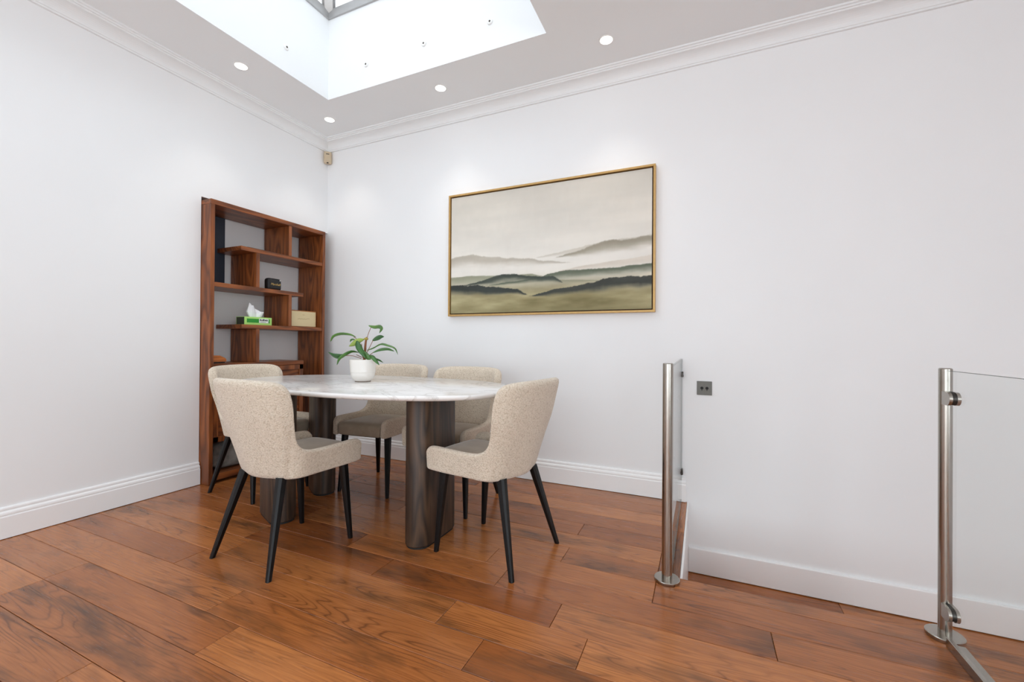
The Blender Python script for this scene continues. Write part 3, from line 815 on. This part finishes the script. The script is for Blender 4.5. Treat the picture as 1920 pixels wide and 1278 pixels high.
def paint(u, v):
    rgb = lambda *c: np.array(c, float)
    n1 = fbm(u * 3, v * 9, 3) - 0.47; n2 = fbm(u * 9, v * 22, 9) - 0.47; n3 = fbm(u * 40, v * 14, 30, 3) - 0.44
    c = np.empty(u.shape + (3,))
    tsky = np.clip((v - 0.42) / 0.58, 0, 1)[..., None]
    c[:] = rgb(226, 222, 214) * (1 - tsky) + rgb(205, 199, 188) * tsky
    c += (n1[..., None] * rgb(22, 20, 18))
    sm = lambda e0, e1, x: (lambda t_: t_ * t_ * (3 - 2 * t_))(np.clip((x - e0) / (e1 - e0), 0, 1))
    def layer(pts, base_, col, soft, amt, jit, sd, col2=None):
        nonlocal c
        us, rs = zip(*pts); r = np.interp(u, us, rs)
        r = r + jit * 1.2 * (fbm(u * 22, u * 0 + 3.3, sd, 5) - 0.47) + jit * 0.25 * (vnoise(u * 210, u * 0 + 1.7, sd + 9) - 0.5)
        b = np.interp(u, [0, 1], base_) if isinstance(base_, tuple) else np.full_like(u, base_)
        b = b + 0.07 * n1
        cov = sm(-soft, soft, r - v) * sm(0, 0.85, (v - b) / np.maximum(r - b, 0.01) + 0.55 * n2 + 0.35 * n1)
        cov = np.where(r - b < 0.012, cov * np.clip((r - b) / 0.012, 0, 1), cov)
        cov = np.clip(cov * amt, 0, 1)[..., None]
        cc = rgb(*col) + n2[..., None] * 26
        c = c * (1 - cov) + cc * cov
    # ground: mist to olive
    gr = sm(0.34, 0.10, v)[..., None]
    c = c * (1 - gr) + (rgb(158, 148, 108) + n1[..., None] * 110 + n2[..., None] * 60) * gr
    dk = sm(0.08, -0.03, v)[..., None] * 0.5
    c = c * (1 - dk) + rgb(112, 104, 66) * dk
    layer([(0, .475), (.06, .485), (.13, .50), (.18, .475), (.22, .465), (.3, .448), (.43, .425), (.5, .40), (1, .3)], .36, (176, 168, 154), .006, .85, .02, 50)
    layer([(0, .3), (.45, .425), (.52, .437), (.6, .46), (.72, .488), (.83, .51), (1, .525)], (.40, .43), (196, 189, 176), .006, .8, .015, 55)
    layer([(0, .2), (.60, .43), (.66, .445), (.72, .472), (.79, .505), (.83, .518), (.88, .507), (1, .515)], (.38, .425), (150, 143, 126), .006, .95, .02, 60)
    layer([(0, .2), (.58, .31), (.68, .335), (.8, .352), (1, .382)], .29, (206, 197, 184), .004, .9, .01, 65)
    layer([(0, .308), (.12, .318), (.2, .308), (.3, .30), (.45, .30), (.6, .24), (1, .2)], .22, (136, 138, 114), .003, .85, .008, 70)
    layer([(0, .2), (.5, .27), (.53, .292), (.62, .312), (.72, .312), (.85, .31), (1, .326)], .235, (94, 102, 84), .003, 1.0, .012, 75)
    layer([(0, .225), (.15, .255), (.22, .285), (.27, .306), (.31, .314), (.37, .304), (.43, .288), (.5, .276), (.56, .272), (.62, .2), (1, .1)], .235, (58, 66, 58), .003, 1.15, .014, 80)
    layer([(0, .238), (.05, .246), (.1, .23), (.15, .238), (.2, .222), (.27, .208), (.34, .196), (.38, .185), (.44, .13), (1, .05)], .135, (44, 50, 46), .004, 1.35, .02, 85)
    layer([(0, .05), (.5, .14), (.56, .172), (.64, .18), (.70, .192), (.75, .207), (.79, .228), (.85, .238), (.93, .236), (1, .232)], .125, (50, 53, 46), .004, 1.35, .02, 90)
    return np.clip(c + n3[..., None] * 5, 0, 255)
def canvas():
    NX_, NZ_ = 330, 200
    x0, x1, z0, z1, y_ = PX0 + fwid + 0.008, PX1 - fwid - 0.008, PZ0 + fwid + 0.008, PZ1 - fwid - 0.008, -0.032
    U, V = np.meshgrid(np.linspace(0, 1, NX_ + 1), np.linspace(0, 1, NZ_ + 1))
    col = paint(U, V) / 255.0; col = np.where(col <= 0.04045, col / 12.92, ((col + 0.055) / 1.055) ** 2.4)
    ox, oy, oz = pt.location
    co = np.stack([x0 + U * (x1 - x0) - ox, np.full_like(U, y_) - oy, z0 + V * (z1 - z0) - oz], -1).reshape(-1, 3)
    idx = np.arange((NX_ + 1) * (NZ_ + 1)).reshape(NZ_ + 1, NX_ + 1)
    fc = np.stack([idx[:-1, :-1], idx[:-1, 1:], idx[1:, 1:], idx[1:, :-1]], -1).reshape(-1, 4)
    nb = len(co); back = co.copy(); back[:, 1] += 0.02
    edge = [idx[0, 0], idx[0, -1], idx[-1, -1], idx[-1, 0]]
    vall = np.concatenate([co, back[edge]]); fl = fc.tolist()
    bi = [nb, nb + 1, nb + 2, nb + 3]; fl.append(bi[::-1])
    loops = [idx[0, :], idx[:, -1], idx[-1, ::-1], idx[::-1, 0]]
    for q in range(4): fl.append([int(i) for i in loops[q]][::-1] + [bi[q], bi[(q + 1) % 4]])
    me = bpy.data.meshes.new('canvas'); me.from_pydata(vall.tolist(), [], fl)
    at = me.color_attributes.new('paint', 'FLOAT_COLOR', 'POINT')
    cc = np.ones((len(vall), 4), np.float32); cc[:nb, :3] = col.reshape(-1, 3); cc[nb:, :3] = 0.5
    at.data.foreach_set('color', cc.ravel())
    k_ = NT('oil_paint_canvas', 0.6)
    a_ = k_.n('ShaderNodeAttribute', attribute_name='paint'); k_.color(a_.outputs['Color'])
    k_.bump(k_.noise(k_.coord((1, 1, 1)), 260, 3), 0.08, 0.001)
    me.materials.append(k_.m)
    o_ = bpy.data.objects.new('canvas', me); link(o_, pt)
canvas()

# ---- potted plant
PP = Vector((1.324, -0.931, TZ)); PR = Vector((cos(YAW), -sin(YAW), 0)); PF = Vector((sin(YAW), cos(YAW), 0))
pl = wthing('potted_plant', PP, 'leafy green plant in a white ceramic pot standing on the marble table', 'plant')
HP = 0.132
pp = [(0.047, 0.004), (0.051, 0.007), (0.0655, 0.027), (0.0685, 0.034), (0.0705, 0.043), (0.0700, 0.045), (0.0725, 0.058), (0.0735, 0.060), (0.073, 0.062), (0.0765, 0.100), (0.0785, HP - 0.004), (0.0785, HP), (0.0765, HP + 0.001), (0.074, HP - 0.002), (0.072, HP - 0.02), (0.071, HP - 0.03)]
wpart('pot', lathe(bmesh.new(), pp, PP, 56), M['ceramic'], pl, True, 60)
wpart('pot_foot_shade', lathe(bmesh.new(), [(0.0455, 0), (0.0465, 0.0045)], PP, 40), M['pot_foot_shade'], pl)
bm = bmesh.new(); lathe(bm, [(0.0715, HP - 0.028), (0.0715, HP - 0.014), (0.05, HP - 0.008), (0.02, HP - 0.004)], PP, 24)
wpart('soil', bm, M['soil'], pl, True)
KP = 0.000798
def P3(cx, cy, d=0.0): return PP + PR * ((cx - 258) * KP) + Vector((0, 0, HP + (322 - cy) * KP)) + PF * d
def catmull(P, n_):
    out = []; Q = [P[0] * 2 - P[1]] + P + [P[-1] * 2 - P[-2]]; seg = len(P) - 1
    for i in range(n_ + 1):
        t = i / n_ * seg; j = min(int(t), seg - 1); f = t - j; a, b, c_, d = Q[j:j + 4]
        out.append(0.5 * ((2 * b) + (c_ - a) * f + (2 * a - 5 * b + 4 * c_ - d) * f * f + (3 * b - a - 3 * c_ + d) * f ** 3))
    return out
def leafmesh(pts, W, roll, fold=0.25):
    c_ = catmull(pts, 12); bm = bmesh.new(); rows = []
    for i, p_ in enumerate(c_):
        t = i / 12; d = (c_[min(i + 1, 12)] - c_[max(i - 1, 0)]).normalized()
        s = d.cross(-PF); s = s.normalized() if s.length > 1e-3 else Vector((0, 0, 1))
        n_ = s.cross(d).normalized()
        ax = s * cos(roll) + n_ * sin(roll); nn = d.cross(ax)
        w_ = max(0.0008, W * (sin(pi * min(1, t * 0.96 + 0.03)) ** 0.75) * (1.15 - 0.35 * t))
        rows.append([bm.verts.new(p_ + ax * w_ + nn * w_ * fold), bm.verts.new(p_ + ax * w_ * 0.5 + nn * w_ * fold * 0.35), bm.verts.new(p_), bm.verts.new(p_ - ax * w_ * 0.5 + nn * w_ * fold * 0.35), bm.verts.new(p_ - ax * w_ + nn * w_ * fold)])
    for a, b in zip(rows, rows[1:]):
        for i in range(4): bm.faces.new((a[i], a[i + 1], b[i + 1], b[i]))
    return bm
leaves = [  # petiole points, blade points (x, y, depth), half width, roll, pale
    ([(272, 240, 0), (288, 140, .01), (308, 76, .02)], [(290, 62, .02), (335, 72, .01), (385, 70, -.02), (408, 88, -.03), (396, 122, -.04)], .0135, .5, 0),
    ([(262, 260, 0), (215, 175, 0), (190, 150, -.01)], [(206, 152, -.01), (170, 136, -.03), (110, 132, -.05), (62, 150, -.06), (42, 188, -.06)], .0135, 1.0, 0),
    ([(255, 270, .01), (190, 190, .03)], [(200, 186, .03), (165, 172, .05), (140, 174, .06), (125, 190, .07)], .009, 1.0, 0),
    ([(288, 260, .01), (320, 176, .03)], [(316, 178, .03), (345, 158, .04), (370, 146, .05), (394, 146, .06)], .016, .35, 0),
    ([(280, 290, 0), (300, 246, -.01)], [(292, 248, -.01), (345, 232, -.03), (410, 200, -.05), (470, 210, -.07), (528, 232, -.08), (552, 278, -.09)], .0115, 1.05, 0),
    ([(290, 300, .01), (322, 268, .03)], [(318, 270, .03), (360, 246, .06), (415, 240, .08), (462, 260, .10)], .0135, .8, 0),
    ([(285, 315, -.01), (318, 290, -.03)], [(314, 288, -.03), (350, 296, -.055), (382, 325, -.07), (414, 358, -.08)], .0130, .7, 0),
    ([(262, 310, -.01), (240, 220, -.03)], [(222, 180, -.03), (240, 215, -.045), (265, 255, -.055), (305, 312, -.06)], .0185, .25, 0),
    ([(250, 315, -.01), (190, 292, -.03), (140, 292, -.05)], [(146, 286, -.05), (110, 300, -.06), (72, 292, -.07), (34, 266, -.075)], .0185, .55, 0),
    ([(250, 305, 0), (215, 285, -.02)], [(232, 268, -.02), (190, 262, -.045), (140, 292, -.065), (112, 318, -.07), (98, 360, -.075)], .0120, .85, 0),
    ([(258, 290, 0), (250, 200, -.01)], [(268, 168, -.01), (232, 182, -.025), (200, 204, -.035), (170, 222, -.04)], .0165, .3, 1),
    ([(270, 310, 0), (285, 300, -.02)], [(258, 248, -.02), (285, 278, -.035), (318, 305, -.045), (338, 318, -.05)], .0165, .3, 0),
    ([(272, 310, .01), (300, 300, .03)], [(300, 305, .03), (330, 318, .06), (355, 330, .075), (380, 350, .085)], .008, .9, 0)]
for pet, bl, W, roll, pale in leaves:
    L_ = wpart('leaf', leafmesh([P3(*q) for q in bl], W, roll), M['leaf_pale' if pale else 'leaf'], pl, True, None)
    sd = L_.modifiers.new('thick', 'SOLIDIFY'); sd.thickness = 0.0009
    c_ = catmull([P3(*q) for q in pet], 6); wpart('petiole', tube(bmesh.new(), c_, [0.0018] * 7, 6), M['stem'], pl, True, parent=L_)
c_ = catmull([P3(266, 340), P3(272, 270), P3(276, 200), P3(284, 150)], 8)
wpart('stem', tube(bmesh.new(), c_, [0.009, .0085, .008, .0075, .007, .0065, .006, .005, .003], 10), M['stem'], pl, True)
bm = bmesh.new(); bmesh.ops.create_icosphere(bm, subdivisions=2, radius=0.011, matrix=Matrix.Translation(P3(280, 165)) @ Matrix.Diagonal((1.2, 1.2, 0.8, 1)))
wpart('bud', bm, M['node'], pl, True)

# ---- balustrade: steel posts, clamps and glass
def post(x, y, r, zt, label, clamps):
    p_ = wthing('balustrade_post', (x, y, 0), label, 'post', 'steel balustrade posts')
    wpart('tube', lathe(bmesh.new(), [(r, 0.0075), (r, zt - 0.003), (r - 0.003, zt)], (x, y, 0), 40), M['steel'], p_, True, 40)
    wpart('base_plate', lathe(bmesh.new(), [(0.0505, 0.0), (0.0515, 0.002), (0.0515, 0.0115), (0.0495, 0.0138), (0.03, 0.0138)], (x, y, 0), 56), M['steel'], p_, True, 30)
    for z, ax in clamps:
        # D-shaped clamp: two cheeks either side of the glass with a rubber gasket between
        for side, mat_, t0, t1 in ((0, 'steel', -0.015, -0.006), (1, 'steel', 0.006, 0.015), (2, 'rubber', -0.0062, 0.0062)):
            bm = bmesh.new(); ring0, ring1 = [], []; h_ = 0.0225; Lc = 0.030
            prof_ = [(0, -h_), (0, h_)] + [(Lc + h_ * cos(a), h_ * sin(a)) for a in [pi / 2 - pi * i / 14 for i in range(15)]]
            for q, zz in prof_:
                q += r - 0.006
                f = 1 if side < 2 else 0.93
                a_ = (x + t0, y - q * f, z + zz * f) if ax == 'Y' else (x + q * f, y + t0, z + zz * f)
                b_ = (x + t1, y - q * f, z + zz * f) if ax == 'Y' else (x + q * f, y + t1, z + zz * f)
                if ax == 'N': a_ = (x + t0, y + q * f, z + zz * f); b_ = (x + t1, y + q * f, z + zz * f)
                ring0.append(bm.verts.new(a_)); ring1.append(bm.verts.new(b_))
            bm.faces.new(ring0); bm.faces.new(ring1); n_ = len(ring0)
            for i in range(n_): bm.faces.new((ring0[i], ring0[(i + 1) % n_], ring1[(i + 1) % n_], ring1[i]))
            if side == 0: cl = wpart('clamp', bm, M[mat_], p_)
            else: wpart('clamp_cheek' if side == 1 else 'gasket', bm, M[mat_], p_, parent=cl)
    return p_
post(3.071, -1.006, 0.0215, 0.918, 'round steel balustrade post left of the socket plate', [(0.81, 'N'), (0.11, 'N')])
post(3.968, -0.974, 0.0182, 0.923, 'round steel balustrade post with D-shaped clamps at the right', [(0.822, 'Y'), (0.100, 'Y')])
def glass(name, x, y0, y1, z0, z1, label, clips):
    gth = wthing(name, (x, (y0 + y1) / 2, z0), label, 'glass panel', 'clear glass balustrade panels')
    wpart('pane', B(((x - 0.005, y0, z0), (x + 0.005, y1, z1))), M['glass'], gth)
    e = 0.0016
    edges = [((x - 0.005, y0 + e, z1 - e / 2), (x + 0.005, y1 - e, z1 + e / 2)), ((x - 0.005, y0 + e, z0 - e / 2), (x + 0.005, y1 - e, z0 + e / 2))]
    if clips: edges.append(((x - 0.005, y1 - e / 2, z0), (x + 0.005, y1 + e / 2, z1)))
    for lo, hi in edges: wpart('polished_edge', B((lo, hi)), M['glass_edge'], gth)
    for z in clips:
        cl = wpart('wall_clip', B(((x - 0.011, -0.042, z - 0.017), (x + 0.011, -0.0005, z + 0.017)), r=0.004), M['steel_dark'], gth)
        wpart('gasket', B(((x - 0.0125, -0.036, z - 0.016), (x + 0.0125, -0.018, z - 0.001)), r=0.003), M['rubber'], gth, parent=cl)
    return gth
glass('glass_panel', 3.084, -0.972, -0.012, 0.018, 0.905, 'clear glass panel between the left steel post and the wall', (0.808, 0.193))
g2 = glass('glass_panel', 3.968, -2.30, -1.004, 0.012, 0.915, 'clear glass panel running forward from the right steel post', ())
wpart('floor_channel', B(((3.947, -2.30, 0.0), (3.961, -1.034, 0.033)), ((3.975, -2.30, 0.0), (3.996, -1.034, 0.012)), ((3.95, -2.30, 0.0), (3.99, -1.034, 0.008)), r=0.0015), M['steel'], g2)

# ---- small fittings
pk = wthing('socket_plate', (3.217, 0, 0.725), 'square brushed steel socket plate with two round holes low on the white wall', 'socket')
wpart('plate', B(((3.174, -0.006, 0.682), (3.260, -0.0002, 0.768)), r=0.002), M['plate'], pk)
for sx in (-0.0145, 0.0145):
    h_ = wpart('socket_hole', lathe(bmesh.new(), [(0.009, -0.0072), (0.0075, -0.0076), (0.004, -0.0066)], (3.217 + sx, 0, 0.725), 20, 'Y'), M['rubber'], pk)
    wpart('notch', B(((3.217 + sx - 0.0016, -0.0068, 0.708), (3.217 + sx + 0.0016, -0.0062, 0.719))), M['rubber'], pk, parent=h_)

pir = wthing('motion_sensor', (0.03, -0.03, 2.70), 'small beige motion sensor in the wall corner under the coving', 'sensor')
def pirshell(w_, d0, d1, z0, z1, rb):
    """box facing the room diagonal from the corner"""
    t = bmesh.new(); box(t, (-w_ / 2, d0, z0), (w_ / 2, d1, z1), rb, 3)
    bmesh.ops.rotate(t, verts=t.verts, matrix=Matrix.Rotation(radians(-135), 3, 'Z')); return t
wpart('housing', pirshell(0.066, 0.030, 0.066, 2.640, 2.752, 0.012), M['beige_plastic'], pir, True, 50)
wpart('lens_window', pirshell(0.046, 0.064, 0.0685, 2.660, 2.712, 0.002), M['beige_plastic'], pir)
wpart('slot', pirshell(0.026, 0.0655, 0.0672, 2.722, 2.728, 0.0005), M['dark_slot'], pir)
wpart('bottom_eye', pirshell(0.016, 0.060, 0.0675, 2.640, 2.650, 0.003), M['dark_slot'], pir)

dl = [(0.361, -1.062, 'recessed ceiling downlight left of the skylight, above the left wall'), (0.359, -0.315, 'recessed ceiling downlight in the corner behind the skylight, above the sensor'),
      (1.456, -0.318, 'recessed ceiling downlight midway along the skylight, above the painting'), (2.661, -0.332, 'recessed ceiling downlight beyond the right end of the skylight')]
for x, y, lb in dl:
    d = wthing('downlight', (x, y, CEIL), lb, 'downlight', 'recessed ceiling downlights')
    wpart('trim_ring', lathe(bmesh.new(), [(0.0445, -0.0005), (0.0440, -0.003), (0.0375, -0.004), (0.0365, -0.001)], (x, y, CEIL), 40), M['white_plastic'], d, True, 40)
    wpart('lens', lathe(bmesh.new(), [(0.0368, -0.0046), (0.030, -0.0056), (0.012, -0.006)], (x, y, CEIL), 40), M['lamp'], d)
    l = bpy.data.lights.new('downlight_beam', 'SPOT'); l.energy = 9; l.spot_size = radians(84); l.spot_blend = 1.0; l.shadow_soft_size = 0.035; l.color = (1, 0.95, 0.87)
    lo = bpy.data.objects.new('downlight_beam', l); link(lo, d); lo.location = (0, 0, -0.02)

fx = [('X', SKX0, -0.893, 3.022, 'small round white fixing on the left face of the skylight well'),
      ('Y', 0.954, SKY0, 3.023, 'small round white fixing on the rear skylight well face, nearest its corner'),
      ('Y', 1.462, SKY0, 3.033, 'small round white fixing on the rear skylight well face, middle of three'),
      ('Y', 1.967, SKY0, 3.030, 'small round white fixing on the rear skylight well face, farthest from the corner')]
for ax, x, y, z, lb in fx:
    d = wthing('round_fixing', (x, y, z), lb, 'fixing', 'round fixings in the skylight well')
    s = 1 if ax == 'X' else -1
    wpart('rim', lathe(bmesh.new(), [(0.0195, 0), (0.019, s * 0.006), (0.0155, s * 0.009), (0.009, s * 0.0085)], (x, y, z), 32, ax), M['white_plastic'], d, True, 40)
    wpart('centre_hole', lathe(bmesh.new(), [(0.0065, s * 0.0084), (0.006, s * 0.0098)], (x, y, z), 20, ax), M['dark_slot'], d)
